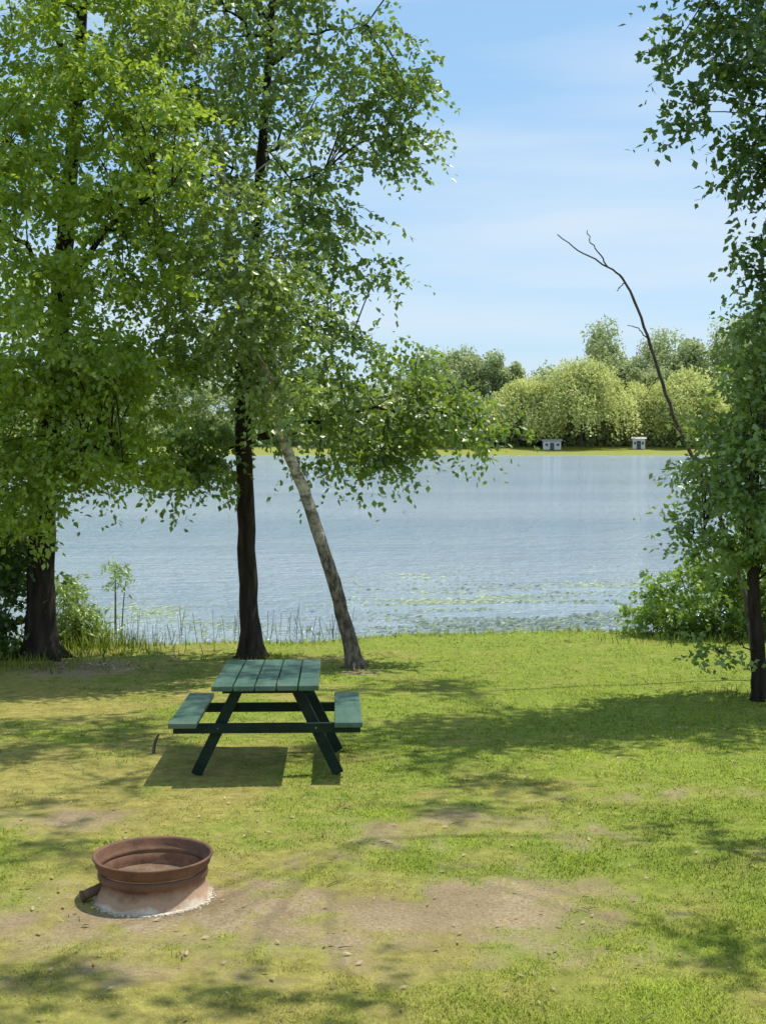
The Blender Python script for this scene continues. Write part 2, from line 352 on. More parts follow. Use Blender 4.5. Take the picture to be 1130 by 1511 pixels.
def leaves(mb, c, tw, lv, L, size, droop, spread=.5, asp=.34, ct=None, center=None, flat=.6):
    k = len(c); base = np.repeat(c, tw, 0); n = len(base)
    d = unit(rng.normal(0, 1, (n, 3)) * np.array([1, 1, flat]) + np.array([0, 0, -.05]))
    if center is not None: d = unit(d + .35 * unit(base - center) * np.array([1, 1, .5]))
    s = base + rng.normal(0, .13 * L / .5, (n, 3)) * np.array([1.2, 1.2, .6]); ln = L * (.35 + 1.0 * rng.random(n) ** 1.2)
    ctint = np.repeat(np.repeat(rng.random(k) if ct is None else ct, tw), lv)
    t = np.tile((np.arange(lv) + .5) / lv, n) + rng.normal(0, .03, n * lv)
    D = np.repeat(d, lv, 0); Sx = np.repeat(s, lv, 0); LL = np.repeat(ln, lv)[:, None]; T = t[:, None]
    pos = Sx + D * LL * T + np.array([0, 0, -1.]) * droop * LL * T ** 2 + rng.normal(0, .02, (n * lv, 3))
    r = rng.normal(0, 1, (n * lv, 3))
    ax = unit(D * .55 + r * spread + np.array([0, 0, -.5]) * (.25 + droop))
    nn = unit(rng.normal(0, .7, (n * lv, 3)) + np.array([0, 0, .85]))
    w = unit(np.cross(ax, nn)); up = np.cross(w, ax)
    sz = (size * (.6 + .7 * rng.random(n * lv)))[:, None]
    V = np.stack([pos, pos + ax * sz * .42 + w * sz * asp + up * sz * .06, pos + ax * sz, pos + ax * sz * .42 - w * sz * asp + up * sz * .06], 1)
    tint = np.clip(.55 * ctint + .45 * rng.random(n * lv), 0, 1)
    A = np.repeat(np.stack([tint, tint * 0], 1), 4, 0)
    mb.add(V.reshape(-1, 3), np.arange(len(V) * 4).reshape(-1, 4), 0, A)
def bez(a, b, c, n):
    t = np.linspace(0, 1, n)[:, None]; return (1 - t) ** 2 * a + 2 * t * (1 - t) * b + t * t * c
def densify(P, R, n=40, jit=.005):
    P = np.array(P, float); k = np.linspace(0, 1, len(P)); t = np.linspace(0, 1, n)
    Q = np.stack([np.interp(t, k, P[:, i]) for i in range(3)], 1)
    for _ in range(8): Q[1:-1] = .25 * Q[:-2] + .5 * Q[1:-1] + .25 * Q[2:]
    Q[1:-1] += rng.normal(0, jit, (n - 2, 3)) * np.array([1, 1, .2])
    return Q, np.interp(t, np.linspace(0, 1, len(R)), R)
def tree(name, label, cat, trunk, radii, clump, leafm, barkm, K=9, tw=13, lv=15, L=.5, size=.085, droop=.35, limb_r=.05, group=None, flare=1.7, rough=.12, branch_z=1.2, asp=.34, flat=.6, over=None, ends=(), end_r=.014):
    base = np.array(trunk[0]); root = empty(name, base, label, cat, group)
    P, R = densify(trunk, radii, 44)
    P = np.concatenate([[P[0] - [0, 0, .15]], P]); R = np.concatenate([[R[0]], R])
    hgt = P[:, 2] - base[2]; R = R * (1 + (flare - 1) * np.exp(-np.clip(hgt, 0, None) / .16))
    tb = MB(); tb.tube(P, R, 14, rough=rough)
    if flare > 1.3:
        for k in range(6):
            an = k * 1.05 + random.random() * .5; dv = np.array([math.cos(an), math.sin(an), 0])
            e = base + dv * radii[0] * (2.0 + random.random()); e[2] = float(gz(e[0], e[1])) - .05
            tb.tube(bez(base + dv * radii[0] * .6 + [0, 0, radii[0] * 1.0], base + dv * radii[0] * 1.3 + [0, 0, .04], e, 7), np.linspace(radii[0] * .42, radii[0] * .16, 7), 7, rough=.15)
    tb.build('trunk', barkm, root, base, smooth=True)
    idx = [int(np.argmax(np.linalg.norm(clump - P[-1], axis=1)))]
    dist = np.linalg.norm(clump - clump[idx[0]], axis=1)
    while len(idx) < min(K, len(clump)):
        j = int(np.argmax(dist)); idx.append(j); dist = np.minimum(dist, np.linalg.norm(clump - clump[j], axis=1))
    pts = [P[P[:, 2] > base[2] + branch_z]]
    for T, lr_ in [(clump[j], limb_r) for j in idx] + [(np.array(e), end_r) for e in ends]:
        hd = np.min(np.hypot(P[:, 0] - T[0], P[:, 1] - T[1]))
        zt = np.clip(T[2] - .4 * hd - .2, base[2] + branch_z, P[-1, 2] - .1); s = P[int(np.argmin(np.abs(P[:, 2] - zt)))]
        B = bez(s, s + (T - s) * .5 + np.array([0, 0, .22 * np.linalg.norm(T - s)]), T, 10)
        B[1:-1] += rng.normal(0, .05, (8, 3))
        lbm = MB(); r0 = min(lr_ * (.5 + .18 * np.linalg.norm(T - s)), lr_ * 1.3); lbm.tube(B, np.linspace(r0, .006, 10), 7, rough=.1)
        lbm.build('limb', barkm, root, base, smooth=True); pts.append(B)
    pts = np.concatenate(pts)
    if over is not None: clump = np.concatenate([clump, over])
    cm = MB(); ctr = clump.mean(0)
    for c in clump:
        q = pts + np.array([0, 0, .25]); dd = np.linalg.norm(q - c, axis=1); s = pts[int(np.argmin(dd))]
        dl = np.linalg.norm(c - s)
        if .05 < dl:
            B = bez(s, s + (c - s) * .5 + np.array([0, 0, .15 * dl]) + rng.normal(0, .06, 3) * dl, c, 6)
            cm.tube(B, np.linspace(.010, .004, 6), 4, mat=1, cap=False)
    leaves(cm, clump, tw, lv, L, size, droop, center=ctr, asp=asp, flat=flat)
    cm.build('crown', [leafm, barkm], root, base, attr=True)
    return root

# ------------------------------------------------------------------ the near trees
# foliage high above the frame that shades the lawn, found by following the sun back from the shaded grass
tB = gat(372, 970); tD = gat(1275, 1030); ovB = []; ovD = []
for (px, py, rx, ry, dens) in [(30, 1115, 190, 72, 6.0), (240, 1140, 140, 34, 5.5), (410, 1125, 130, 34, 4.5), (590, 1120, 200, 48, 4.8), (740, 1180, 210, 32, 4.0), (760, 1018, 280, 14, 3.6), (880, 1066, 250, 14, 3.6), (120, 1462, 280, 54, 5.5), (480, 1466, 190, 38, 5.0), (40, 1240, 130, 24, 4.5),
                               (340, 1205, 230, 18, 3.8), (960, 1245, 170, 18, 2.2), (860, 1460, 140, 24, 2.4), (1060, 1385, 90, 16, 1.4), (560, 1310, 150, 13, 2.0), (650, 1250, 130, 13, 2.6), (110, 1000, 170, 18, 3.5)]:
    c = gat(px, py); a_ = rx * c[1] / F; b_ = abs(gat(px, py - ry)[1] - gat(px, py + ry)[1]) / 2
    for _ in range(max(2, int(round(math.pi * a_ * b_ * dens)))):
        an = random.random() * 6.283; r_ = math.sqrt(random.random()); gx = c[0] + a_ * r_ * math.cos(an); gy = c[1] + b_ * r_ * math.sin(an)
        if vnoise(gx * 1.8, gy * 1.8, 66) < .42: continue
        for _k in range(60):
            z = random.uniform(6.2, 10.2); p = np.array([gx + SUN.x / SUN.z * z, gy + SUN.y / SUN.z * z, z])
            if z > H + .335 * p[1] + .6:
                (ovB if np.hypot(*(p - tB)[:2]) < np.hypot(*(p - tD)[:2]) else ovD).append(p); break
ovB = np.array(ovB); ovD = np.array(ovD)

b = gat(62, 972); Yb = b[1]
polyA = [(-300, -320), (230, -320), (290, -120), (280, 60), (305, 160), (275, 260), (290, 380), (265, 470), (275, 560), (230, 610), (250, 670), (225, 730), (185, 735), (150, 660), (110, 720), (80, 690), (40, 770), (-40, 790), (-300, 780)]
clA = np.concatenate([clumps_poly(polyA, Yb - .6, 215, 2.4, mind=.42), clumps_poly([(80, 540), (200, 540), (255, 660), (230, 725), (185, 735), (140, 670)], Yb - 1.5, 14, .5, mind=.22),
                      clumps_poly([(-60, 560), (150, 560), (130, 680), (90, 750), (20, 780), (-60, 780)], Yb - 1.3, 26, .5, mind=.2),
                      clumps_poly([(-40, -60), (260, -60), (285, 150), (275, 420), (180, 600), (20, 620), (-40, 400)], Yb - 1.9, 68, .5, mind=.3)])
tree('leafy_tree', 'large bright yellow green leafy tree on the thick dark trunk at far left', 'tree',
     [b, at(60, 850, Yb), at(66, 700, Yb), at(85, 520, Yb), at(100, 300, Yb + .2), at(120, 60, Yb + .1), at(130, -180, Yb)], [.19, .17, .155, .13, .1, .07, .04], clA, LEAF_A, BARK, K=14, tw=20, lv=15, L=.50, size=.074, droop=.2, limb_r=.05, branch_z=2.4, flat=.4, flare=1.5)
b = tB; Yb = b[1]
polyB = [(250, -160), (420, -180), (480, -50), (520, 10), (560, 60), (625, 130), (645, 170), (600, 230), (585, 280), (545, 315), (570, 350), (540, 385), (580, 425), (560, 465), (615, 525), (675, 570), (715, 625), (700, 660), (640, 645), (590, 665), (545, 710), (490, 705), (450, 660), (400, 640), (340, 650), (325, 730), (295, 745), (260, 690), (250, 600), (250, 400), (250, 100)]
clB = np.concatenate([clumps_poly(polyB, Yb, 108, 1.8, mind=.5), clumps_poly([(280, 630), (340, 630), (325, 720), (300, 750), (270, 700)], Yb - .3, 7, .4, mind=.18), clumps_poly([(600, 545), (712, 625), (695, 655), (560, 690), (520, 660)], Yb - .3, 13, .6, mind=.22),
                      clumps_poly([(550, 20), (635, 140), (630, 190), (580, 240), (540, 120)], Yb, 6, .4, mind=.25)])
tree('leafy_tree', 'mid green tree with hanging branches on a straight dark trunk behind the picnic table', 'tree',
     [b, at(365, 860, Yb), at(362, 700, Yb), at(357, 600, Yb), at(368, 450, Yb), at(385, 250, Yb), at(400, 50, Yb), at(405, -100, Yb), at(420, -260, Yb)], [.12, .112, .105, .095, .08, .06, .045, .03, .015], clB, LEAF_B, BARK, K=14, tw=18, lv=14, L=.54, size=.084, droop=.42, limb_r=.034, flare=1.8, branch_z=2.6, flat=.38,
     over=ovB, ends=[(.4, 14.0, 9.6), (-.6, 13.4, 9.2)])
b = gat(525, 986); Yb = b[1]
polyC = [(200, 40), (300, -60), (400, 60), (440, 200), (440, 330), (430, 440), (430, 540), (390, 600), (320, 520), (230, 450), (200, 250)]
clC = np.concatenate([clumps_poly(polyC, Yb - .3, 38, 1.2, mind=.36), clumps_poly([(310, 280), (380, 280), (440, 540), (450, 635), (400, 620), (330, 450)], Yb - .75, 21, .3, mind=.18)])
tree('leaning_birch_tree', 'pale barked birch leaning left beside the straight dark trunk', 'tree',
     [b, at(506, 905, Yb), at(486, 835, Yb), at(465, 770, Yb), at(442, 708, Yb), at(420, 655, Yb), at(390, 570, Yb), at(358, 460, Yb), at(335, 330, Yb), at(320, 150, Yb)], [.09, .08, .075, .07, .066, .06, .053, .044, .033, .015], clC, LEAF_C, BIRCH, K=7, tw=14, lv=13, L=.48, size=.075, droop=.3, limb_r=.022, flare=1.4, rough=.08, branch_z=3.0, flat=.42)
b = tD; Yb = b[1]
clD = clumps_poly([(1160, -60), (1030, -120), (1080, -340), (1350, -400), (1600, -200), (1620, 300), (1330, 400), (1210, 300)], Yb - .2, 64, 2.0, mind=.36)
tips = np.array([at(x, y, Yb - .9 + .1 * i) for i, (x, y) in enumerate([(1015, 150), (1035, 165), (1090, 225), (1115, 245), (1140, 265), (1110, 395), (1130, 370), (1150, 340), (990, 75), (1015, 55)])])
clD = np.concatenate([clD, tips, clumps_poly([(1010, 45), (1045, -30), (1170, -60), (1270, 200), (1170, 260), (1095, 205), (1100, 170), (1075, 130), (1040, 115), (1035, 80)], Yb - .8, 36, .8, mind=.21), clumps_poly([(1160, 230), (1230, 230), (1230, 480), (1145, 470), (1145, 400)], Yb - .5, 17, .5, mind=.2)])
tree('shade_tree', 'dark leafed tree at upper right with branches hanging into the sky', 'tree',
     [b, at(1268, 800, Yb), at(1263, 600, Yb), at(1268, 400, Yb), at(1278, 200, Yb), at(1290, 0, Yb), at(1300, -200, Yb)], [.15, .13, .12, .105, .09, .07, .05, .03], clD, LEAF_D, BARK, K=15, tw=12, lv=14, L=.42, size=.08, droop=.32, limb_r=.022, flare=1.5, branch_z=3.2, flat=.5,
     over=ovD, ends=[(1.7, 11.2, 8.6), (2.8, 12.2, 8.6), (3.2, 10.0, 8.4)], end_r=.012)
b = gat(1121, 1032); Yb = b[1]
polyE = [(1150, 430), (1105, 445), (1085, 510), (1078, 600), (1040, 635), (1025, 690), (1040, 730), (1000, 765), (1010, 795), (1010, 825), (1045, 835), (1085, 840), (1110, 830), (1180, 860), (1330, 870), (1330, 480), (1230, 420)]
clE = np.concatenate([clumps_poly(polyE, Yb, 155, 1.0, mind=.19), clumps_poly([(1115, 450), (1200, 430), (1200, 810), (1125, 800), (1065, 770), (1050, 700), (1095, 600)], Yb - .7, 76, .4, mind=.13),
                      np.array([at(x, y, Yb - .2) for x, y in [(1040, 950), (1065, 965)]])])
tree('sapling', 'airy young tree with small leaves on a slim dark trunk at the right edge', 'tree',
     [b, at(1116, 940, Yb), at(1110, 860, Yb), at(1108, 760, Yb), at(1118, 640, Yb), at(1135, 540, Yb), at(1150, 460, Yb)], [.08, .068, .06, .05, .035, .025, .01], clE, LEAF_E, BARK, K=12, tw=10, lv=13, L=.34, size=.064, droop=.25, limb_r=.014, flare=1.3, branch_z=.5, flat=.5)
def bush(name, label, px, py, poly, n, leafm, size=.07, L=.3, maxd=.8, tw=11, lv=13, K=7, cat='bush', asp=.34, mind=.14):
    b = gat(px, py); cl = clumps_poly(poly, b[1], n, maxd, mind=mind)
    cl = cl[cl[:, 2] > gz(cl[:, 0], cl[:, 1]) + .06]
    root = empty(name, b, label, cat)
    st = MB()
    for j in rng.choice(len(cl), min(K, len(cl)), replace=False):
        s = b + np.array([rng.normal(0, .12), rng.normal(0, .1), -.05]); T = cl[j]
        st.tube(bez(s, s + (T - s) * .4 + [0, 0, .3 * np.linalg.norm(T - s)], T, 8), np.linspace(.016, .005, 8), 5)
    st.build('stem', BARK2, root, b, smooth=True)
    cm = MB(); leaves(cm, cl, tw, lv, L, size, .3, center=b, asp=asp); cm.build('foliage', leafm, root, b, attr=True); return root
bush('shore_bush', 'rounded green bush on the shore at right in front of the water', 1030, 938, [(938, 918), (942, 890), (965, 862), (1000, 835), (1050, 812), (1130, 780), (1250, 740), (1300, 930), (1100, 945), (950, 938)], 195, LEAF_F, .07, .28, 1.0)
bush('shore_bush', 'small light green shrub beside the thick trunk at far left', 108, 952, [(85, 950), (88, 870), (105, 855), (125, 890), (150, 915), (150, 955)], 34, LEAF_C, .07, .24, .3, asp=.2, mind=.08)
bush('shore_bush', 'dark dense thicket behind the thick trunk at the left edge', -10, 968, [(-250, 965), (-250, 740), (-60, 750), (35, 770), (55, 860), (50, 965)], 150, LEAF_D, .08, .36, 1.0)
bush('willow_sapling', 'thin wispy shoot rising from the water edge left of the dark trunk', 150, 935, [(150, 860), (165, 835), (198, 838), (190, 858), (165, 875)], 5, LEAF_C, .09, .22, .15, tw=6, lv=9, K=3, cat='plant', asp=.14, mind=.05)

# dead leaning branch
b = gat(1112, 1005); Yd = b[1] + .2
root = empty('dead_tree', b, 'thin bare dead tree leaning left with forked tip against the sky', 'dead tree')
mb = MB(); pth = [b] + [at(x, y, Yd) for x, y in [(1108, 920), (1090, 840), (1062, 760), (1030, 690), (1000, 635), (978, 575), (962, 520), (945, 462), (928, 425), (914, 406)]]
P, R = densify(pth, [.03, .026, .023, .02, .016, .013], 40, .006); mb.tube(P, R, 8, rough=.2); mb.build('trunk', DEAD, root, b, smooth=True)
for pts, r in [([(914, 406), (895, 393), (872, 380), (848, 368), (822, 346)], .012), ([(897, 395), (886, 376), (872, 360), (866, 340)], .010), ([(955, 500), (940, 482), (925, 480)], .008), ([(921, 416), (914, 424), (910, 430)], .007), ([(972, 556), (962, 566), (950, 590)], .007), ([(1000, 635), (985, 615), (962, 608)], .007)]:
    mb = MB(); Q = [at(x, y, Yd + .02 * i) for i, (x, y) in enumerate(pts)]; P, R = densify(Q, [r, r * .5], 14, .007); mb.tube(P, R, 6); mb.build('branch', DEAD, root, b, smooth=True)

# ------------------------------------------------------------------ far shore
def far_crown(kind, Wd, Ht, nl=26, nq=5200):
    mb = MB(); bias = rng.uniform(-.15, .15)
    if kind == 'willow':
        an = rng.random(nl) * 2 * math.pi; rr = np.sqrt(rng.random(nl))
        lc = np.stack([rr * np.cos(an) * Wd * .42, rr * np.sin(an) * Wd * .42, Ht * (.40 + .50 * np.sqrt(np.clip(1 - rr ** 2, 0, 1)) - .18 * rng.random(nl))], 1); lr = Wd * (.07 + .08 * rng.random(nl))
        ns = nq // 9; li = rng.integers(0, nl, ns); d = unit(rng.normal(0, 1, (ns, 3))); d[:, 2] = np.abs(d[:, 2]) * .8
        s = lc[li] + d * lr[li][:, None]
        Ls = np.minimum((s[:, 2] - .04 * Ht) * (.3 + .7 * rng.random(ns) ** .7), Ht * (.22 + .42 * rng.random(nl)[li])); k = 9
        t = np.tile((np.arange(k) + .5) / k, ns); p = np.repeat(s, k, 0); p[:, 2] -= t * np.repeat(Ls, k); out_ = np.repeat(unit(s * np.array([1, 1, 0]) + 1e-6), k, 0)
        p += out_ * (t[:, None] * 1.0) + rng.normal(0, .32, p.shape); p[:, 2] = np.maximum(p[:, 2], .3); n = len(p)
        nrm = unit(out_ * .5 + rng.normal(0, .7, (n, 3)) + [0, 0, .6]); ax = unit(np.array([0, 0, -.8]) + rng.normal(0, .6, (n, 3))); sw, sl = .34, .62
        tint = np.repeat(rng.random(nl)[li], k) * .65 + .35 * rng.random(n)
    else:
        d = unit(rng.normal(0, 1, (nl, 3))); rad = rng.random(nl) ** .5
        lc = d * rad[:, None] * np.array([Wd * .42, Wd * .36, Ht * .42]) + [0, 0, Ht * .5]; lr = Wd * (.08 + .09 * rng.random(nl))
        lc[:, 2] = np.minimum(lc[:, 2], Ht - lr * .8)
        li = rng.integers(0, nl, nq); dd = unit(rng.normal(0, 1, (nq, 3))); p = lc[li] + dd * (lr[li] * (.5 + .7 * rng.random(nq)))[:, None]; n = nq
        nrm = unit(dd * .6 + rng.normal(0, .6, (n, 3)) + [0, 0, .4]); ax = unit(rng.normal(0, 1, (n, 3))); sw, sl = .4, .7
        tint = rng.random(nl)[li] * .65 + .35 * rng.random(n)
    tint = np.clip(tint + bias, 0, 1)
    ax = unit(ax - nrm * np.sum(ax * nrm, 1)[:, None]); w = np.cross(ax, nrm); s_ = (.6 + .8 * rng.random(n))[:, None]
    V = np.stack([p - ax * sl / 2 * s_, p + w * sw / 2 * s_, p + ax * sl / 2 * s_, p - w * sw / 2 * s_], 1)
    mb.add(V.reshape(-1, 3), np.arange(n * 4).reshape(-1, 4), 0, np.repeat(np.stack([tint, tint * 0], 1), 4, 0)); return mb, lc
def far_tree(name, label, px, top, wpx, Yf, kind):
    x = at(px, 650, Yf)[0]; z = float(gz(x, Yf)); b = np.array([x, Yf, z]); Ht = at(px, top, Yf)[2] - z; Wd = wpx * Yf / F
    root = empty(name, b, label, 'tree'); cm, lc = far_crown(kind, Wd, Ht, nl=50 if kind == 'willow' else 60, nq=int(4500 + 62 * Wd * Ht) if kind == 'willow' else int(3500 + 26 * Wd * Ht))
    tm = MB(); tm.tube([[0, 0, -.3], [.2, 0, Ht * .2], [.1, .1, Ht * .45], [0, 0, Ht * .75]], [.45, .38, .3, .12], 8, rough=.1)
    for j in range(7): tm.tube(bez(np.array([.1, 0, Ht * (.22 + .05 * j)]), lc[j] * [.5, .5, .75], lc[j], 7), np.linspace(.24, .06, 7), 5)
    tm.build('trunk', BARK2, root, smooth=True); cm.build('crown', LEAF_W if kind == 'willow' else LEAF_T, root, attr=True)
for a_ in [(690, 576, 115, 281, 'pale willow on the far shore at the left end of the open view'),
           (776, 550, 120, 284, 'pale willow on the far shore just left of the broadest willow'),
           (856, 516, 165, 280, 'broadest pale willow on the far shore in the middle of the view'),
           (934, 560, 85, 285, 'pale willow on the far shore just right of the broadest willow'),
           (1012, 536, 132, 281, 'pale drooping willow on the far shore behind the bare dead tree'),
           (600, 566, 130, 283, 'pale willow on the far shore half hidden by low hanging leaves')]:
    far_tree('willow_tree', a_[4], a_[0], a_[1], a_[2], a_[3], 'willow')
for a_ in [(640, 516, 130, 300, 'tall green tree behind the half hidden willow on the far shore'),
           (688, 488, 95, 304, 'tall rounded tree, left of the pair with joined crowns on the far shore'),
           (742, 496, 85, 306, 'tall rounded tree, right of the pair with joined crowns on the far shore'),
           (893, 472, 140, 308, 'broad tree rising behind the broadest willow on the far shore'),
           (980, 476, 130, 304, 'tall tree directly behind the bare dead tree on the far shore'),
           (1035, 480, 110, 302, 'narrow tree between the dead tree and the sapling on the far shore'),
           (1095, 440, 125, 306, 'tallest far shore tree, half behind the airy sapling at right'),
           (955, 532, 100, 294, 'low tree between two pale willows on the far shore'),
           (812, 538, 130, 296, 'low tree behind the gap left of the broadest willow')]:
    far_tree('broadleaf_tree', a_[4], a_[0], a_[1], a_[2], a_[3], 'tall')
fw = MB()
for px in list(range(-420, 590, 40)) + list(range(1150, 1600, 40)):
    Yf = 280 + 25 * random.random(); x = at(px, 650, Yf)[0]; z = float(gz(x, Yf)); top = random.uniform(505, 560); Ht = at(px, top, Yf)[2] - z
    cm, _ = far_crown('tall', 15, Ht, nl=30, nq=3000); V = np.concatenate(cm.v) + [x, Yf, z]; fw.add(V, np.concatenate(cm.f), 0, np.concatenate(cm.a))
tag(fw.build('woods', LEAF_T, attr=True), 'far wooded shore seen through the gaps in the near leaves', 'woods', kind='stuff')
fu = MB(); nq = 34000; ux = rng.uniform(-75, 105, nq); uy = rng.uniform(281, 304, nq); uz = gz(ux, uy) + 6 * rng.random(nq) * (.3 + vnoise(ux * .2, uy * .1, 19))
keep = vnoise(ux * .12, uy * .1, 9) > .2; ux, uy, uz = ux[keep], uy[keep], uz[keep]; n = len(ux); p = np.stack([ux, uy, uz], 1)
ax = unit(rng.normal(0, 1, (n, 3))); nr = unit(rng.normal(0, 1, (n, 3)) + [0, -.6, .4]); ax = unit(ax - nr * np.sum(ax * nr, 1)[:, None]); w = np.cross(ax, nr)
fu.add(np.stack([p - ax * .6, p + w * .5, p + ax * .6, p - w * .5], 1).reshape(-1, 3), np.arange(n * 4).reshape(-1, 4), 0, np.repeat(np.stack([rng.random(n) * .9, np.zeros(n)], 1), 4, 0))
tag(fu.build('undergrowth', LEAF_T, attr=True), 'low undergrowth beneath the far shore trees', 'undergrowth', kind='stuff')
WHITE = simple('white_siding', (.55, .55, .53), (.66, .66, .64), 3, .6, bs=0); ROOF = simple('pale_roof', (.36, .36, .36), (.5, .49, .48), 4, .8, bs=0); GLASS = simple('dark_window', (.02, .025, .03), (.05, .06, .07), 2, .15, bs=0)
def cabin(px, wpx, hm, Yf, label):
    x = at(px, 650, Yf)[0]; z = float(gz(x, Yf)); wd = wpx * Yf / F; dp = 3.0
    r = empty('cabin', (x, Yf, z), label, 'cabin', rot=(0, 0, random.uniform(-.3, .3)))
    w = MB(); w.box((0, 0, hm / 2), (wd, dp, hm)); w.build('wall', WHITE, r)
    rf = MB(); e = .3; a1 = wd / 2 + e; d1 = dp / 2 + e
    rf.add([[-a1, -d1, hm + .01], [a1, -d1, hm + .01], [a1, 0, hm + .4], [-a1, 0, hm + .4], [-a1, d1, hm + .01], [a1, d1, hm + .01]], [[0, 1, 2, 3], [3, 2, 5, 4], [0, 4, 5, 1]]); rf.build('roof', ROOF, r)
    for k in (-.3, .32):
        f = MB(); f.box((k * wd, -dp / 2 - .03, hm * .58), (wd * .2, .06, hm * .34)); fo = f.build('window', WHITE, r)
        q = MB(); q.box((k * wd, -dp / 2 - .065, hm * .58), (wd * .16, .02, hm * .27)); q.build('pane', GLASS, fo)
    d = MB(); d.box((0, -dp / 2 - .03, hm * .4), (.8, .06, hm * .8)); d.build('door', GLASS, r)
cabin(814, 26, 1.7, 272, 'small white cabin under the broadest willow on the far shore')
cabin(942, 18, 2.0, 274, 'small white cabin left of the bare dead tree on the far shore')
cabin(1062, 34, 2.2, 274, 'white cabin on the far shore half behind the airy sapling')

# ------------------------------------------------------------------ picnic table
m, nt, out = newmat('green_paint'); pr = N(nt, 'ShaderNodeBsdfPrincipled', Roughness=.5)
f1 = noise(nt, 3, 6, (6, .6, 6)); f2 = noise(nt, 30, 6, (3, .5, 3), rough=.7); f3 = noise(nt, 2.2, 5)
c_ = mixc(nt, ramp(nt, f1, .35, .65), (.030, .085, .055), (.06, .135, .09)); c_ = mixc(nt, ramp(nt, f2, .54, .76), c_, (.15, .18, .14)); c_ = mixc(nt, ramp(nt, f3, .52, .75), c_, (.10, .145, .105))
nt.links.new(c_, pr.inputs['Base Color']); nt.links.new(bump(nt, f2, .3, .006), pr.inputs['Normal']); nt.links.new(pr.outputs[0], out.inputs[0]); PAINT = m
PAINT_SHADE = simple('shaded_green_paint', (.005, .016, .01), (.011, .03, .019), 8, .65, (1, 1, 1), bs=.2, bd=.004, spec=.25)  # same green paint, darkened to put the shade on legs and frame into colour
STEEL = simple('bolt_steel', (.12, .12, .11), (.2, .2, .19), 8, .5, metal=.9)
ty = 10.4; tx = -.86
T = empty('picnic_table', (tx, ty, float(gz(tx, ty)) + .0), 'dark green wooden picnic table with two attached benches on the lawn', 'picnic table', rot=(-.035, 0, math.radians(2)))
mb = MB()
for i in range(5): mb.box(((i - 2) * .154, random.uniform(-.006, .006), .672 + random.uniform(-.002, .002)), (.143, 1.5, .038))
mb.build('tabletop', PAINT, T, bevel=.006)
for s in (-1, 1):
    mb = MB(); mb.box((s * .59, 0, .405), (.2, 1.46, .038)); mb.build('seat', PAINT, T, bevel=.006)
for sy in (-1, 1):
    for sx_ in (-1, 1):
        mb = MB(); mb.bar((sx_ * .52, sy * .44, .0), (sx_ * .2, sy * .44, .652), .08, .038); mb.build('leg', PAINT_SHADE, T, bevel=.004)
    mb = MB(); mb.box((0, sy * .480, .345), (1.36, .038, .072)); mb.build('seat_support', PAINT_SHADE, T, bevel=.004)
    mb = MB(); mb.box((0, sy * .401, .62), (.66, .036, .064)); mb.build('top_cleat', PAINT_SHADE, T, bevel=.004)
    for sx_ in (-1, 1):
        mb = MB(); mb.tube([[sx_ * .355, sy * .499, .345], [sx_ * .355, sy * .505, .345]], [.008, .008], 8); mb.build('bolt', STEEL, T)

# ------------------------------------------------------------------ fire ring
m, nt, out = newmat('rusty_steel'); pr = N(nt, 'ShaderNodeBsdfPrincipled', Roughness=.8)
f1 = noise(nt, 6, 8, (1, 1, 1), rough=.7); f2 = noise(nt, 40, 5); f3 = noise(nt, 3, 6, (1, 1, 4))
c_ = mixc(nt, ramp(nt, f1, .35, .7), (.085, .038, .022), (.235, .112, .058)); c_ = mixc(nt, ramp(nt, f2, .5, .75), c_, (.15, .07, .04)); c_ = mixc(nt, ramp(nt, f3, .55, .75), c_, (.06, .03, .022))
tc = nt.nodes.new('ShaderNodeTexCoord'); sx = nt.nodes.new('ShaderNodeSeparateXYZ'); nt.links.new(tc.outputs['Object'], sx.inputs[0])
ad = N(nt, 'ShaderNodeMath', operation='MULTIPLY_ADD'); nt.links.new(f1, ad.inputs[0]); ad.inputs[1].default_value = -.14; nt.links.new(sx.outputs[2], ad.inputs[2])
c_ = mixc(nt, ramp(nt, ad.outputs[0], .045, -.01), c_, (.40, .25, .155))
c_ = mixc(nt, ramp(nt, ad.outputs[0], -.032, -.062), c_, (.66, .58, .46))
nt.links.new(c_, pr.inputs['Base Color']); nt.links.new(bump(nt, f2, .4, .006), pr.inputs['Normal']); nt.links.new(pr.outputs[0], out.inputs[0]); RUST = m
b = gat(226, 1318)
FR = empty('fire_ring', b + np.array([0, 0, -.01]), 'rusty round steel fire ring made from an old wheel rim', 'fire pit')
mb = MB(); mb.lathe([(.312, 0), (.309, .02), (.298, .04), (.284, .068), (.272, .095), (.272, .108), (.286, .118), (.290, .132), (.288, .152), (.279, .162), (.27, .158), (.262, .11), (.262, .05), (.29, 0)], 72, close=True, wob=.006); mb.build('barrel', RUST, FR, smooth=True)
mb = MB(); mb.lathe([(.277, .163), (.289, .170), (.301, .19), (.307, .218), (.317, .227), (.314, .236), (.303, .234), (.298, .225), (.293, .198), (.282, .18), (.27, .166)], 72, close=True, wob=.006); mb.build('rim_lip', RUST, FR, smooth=True)
RUST2 = simple('dark_rust', (.07, .035, .022), (.18, .09, .055), 14, .85)
mb = MB()
mb.tube([[-.25, -.09, .085], [-.30, -.105, .06], [-.345, -.12, .043]], [.024, .025, .025], 12); mb.lathe([(.015, 0), (.031, 0), (.031, .016), (.015, .016)], 14, close=True)
V = mb.v[-1]; a_ = np.array([-.85, -.25, -.3]); a_ /= np.linalg.norm(a_); u_ = np.cross(a_, [0, 0, 1]); u_ /= np.linalg.norm(u_); w_ = np.cross(a_, u_)
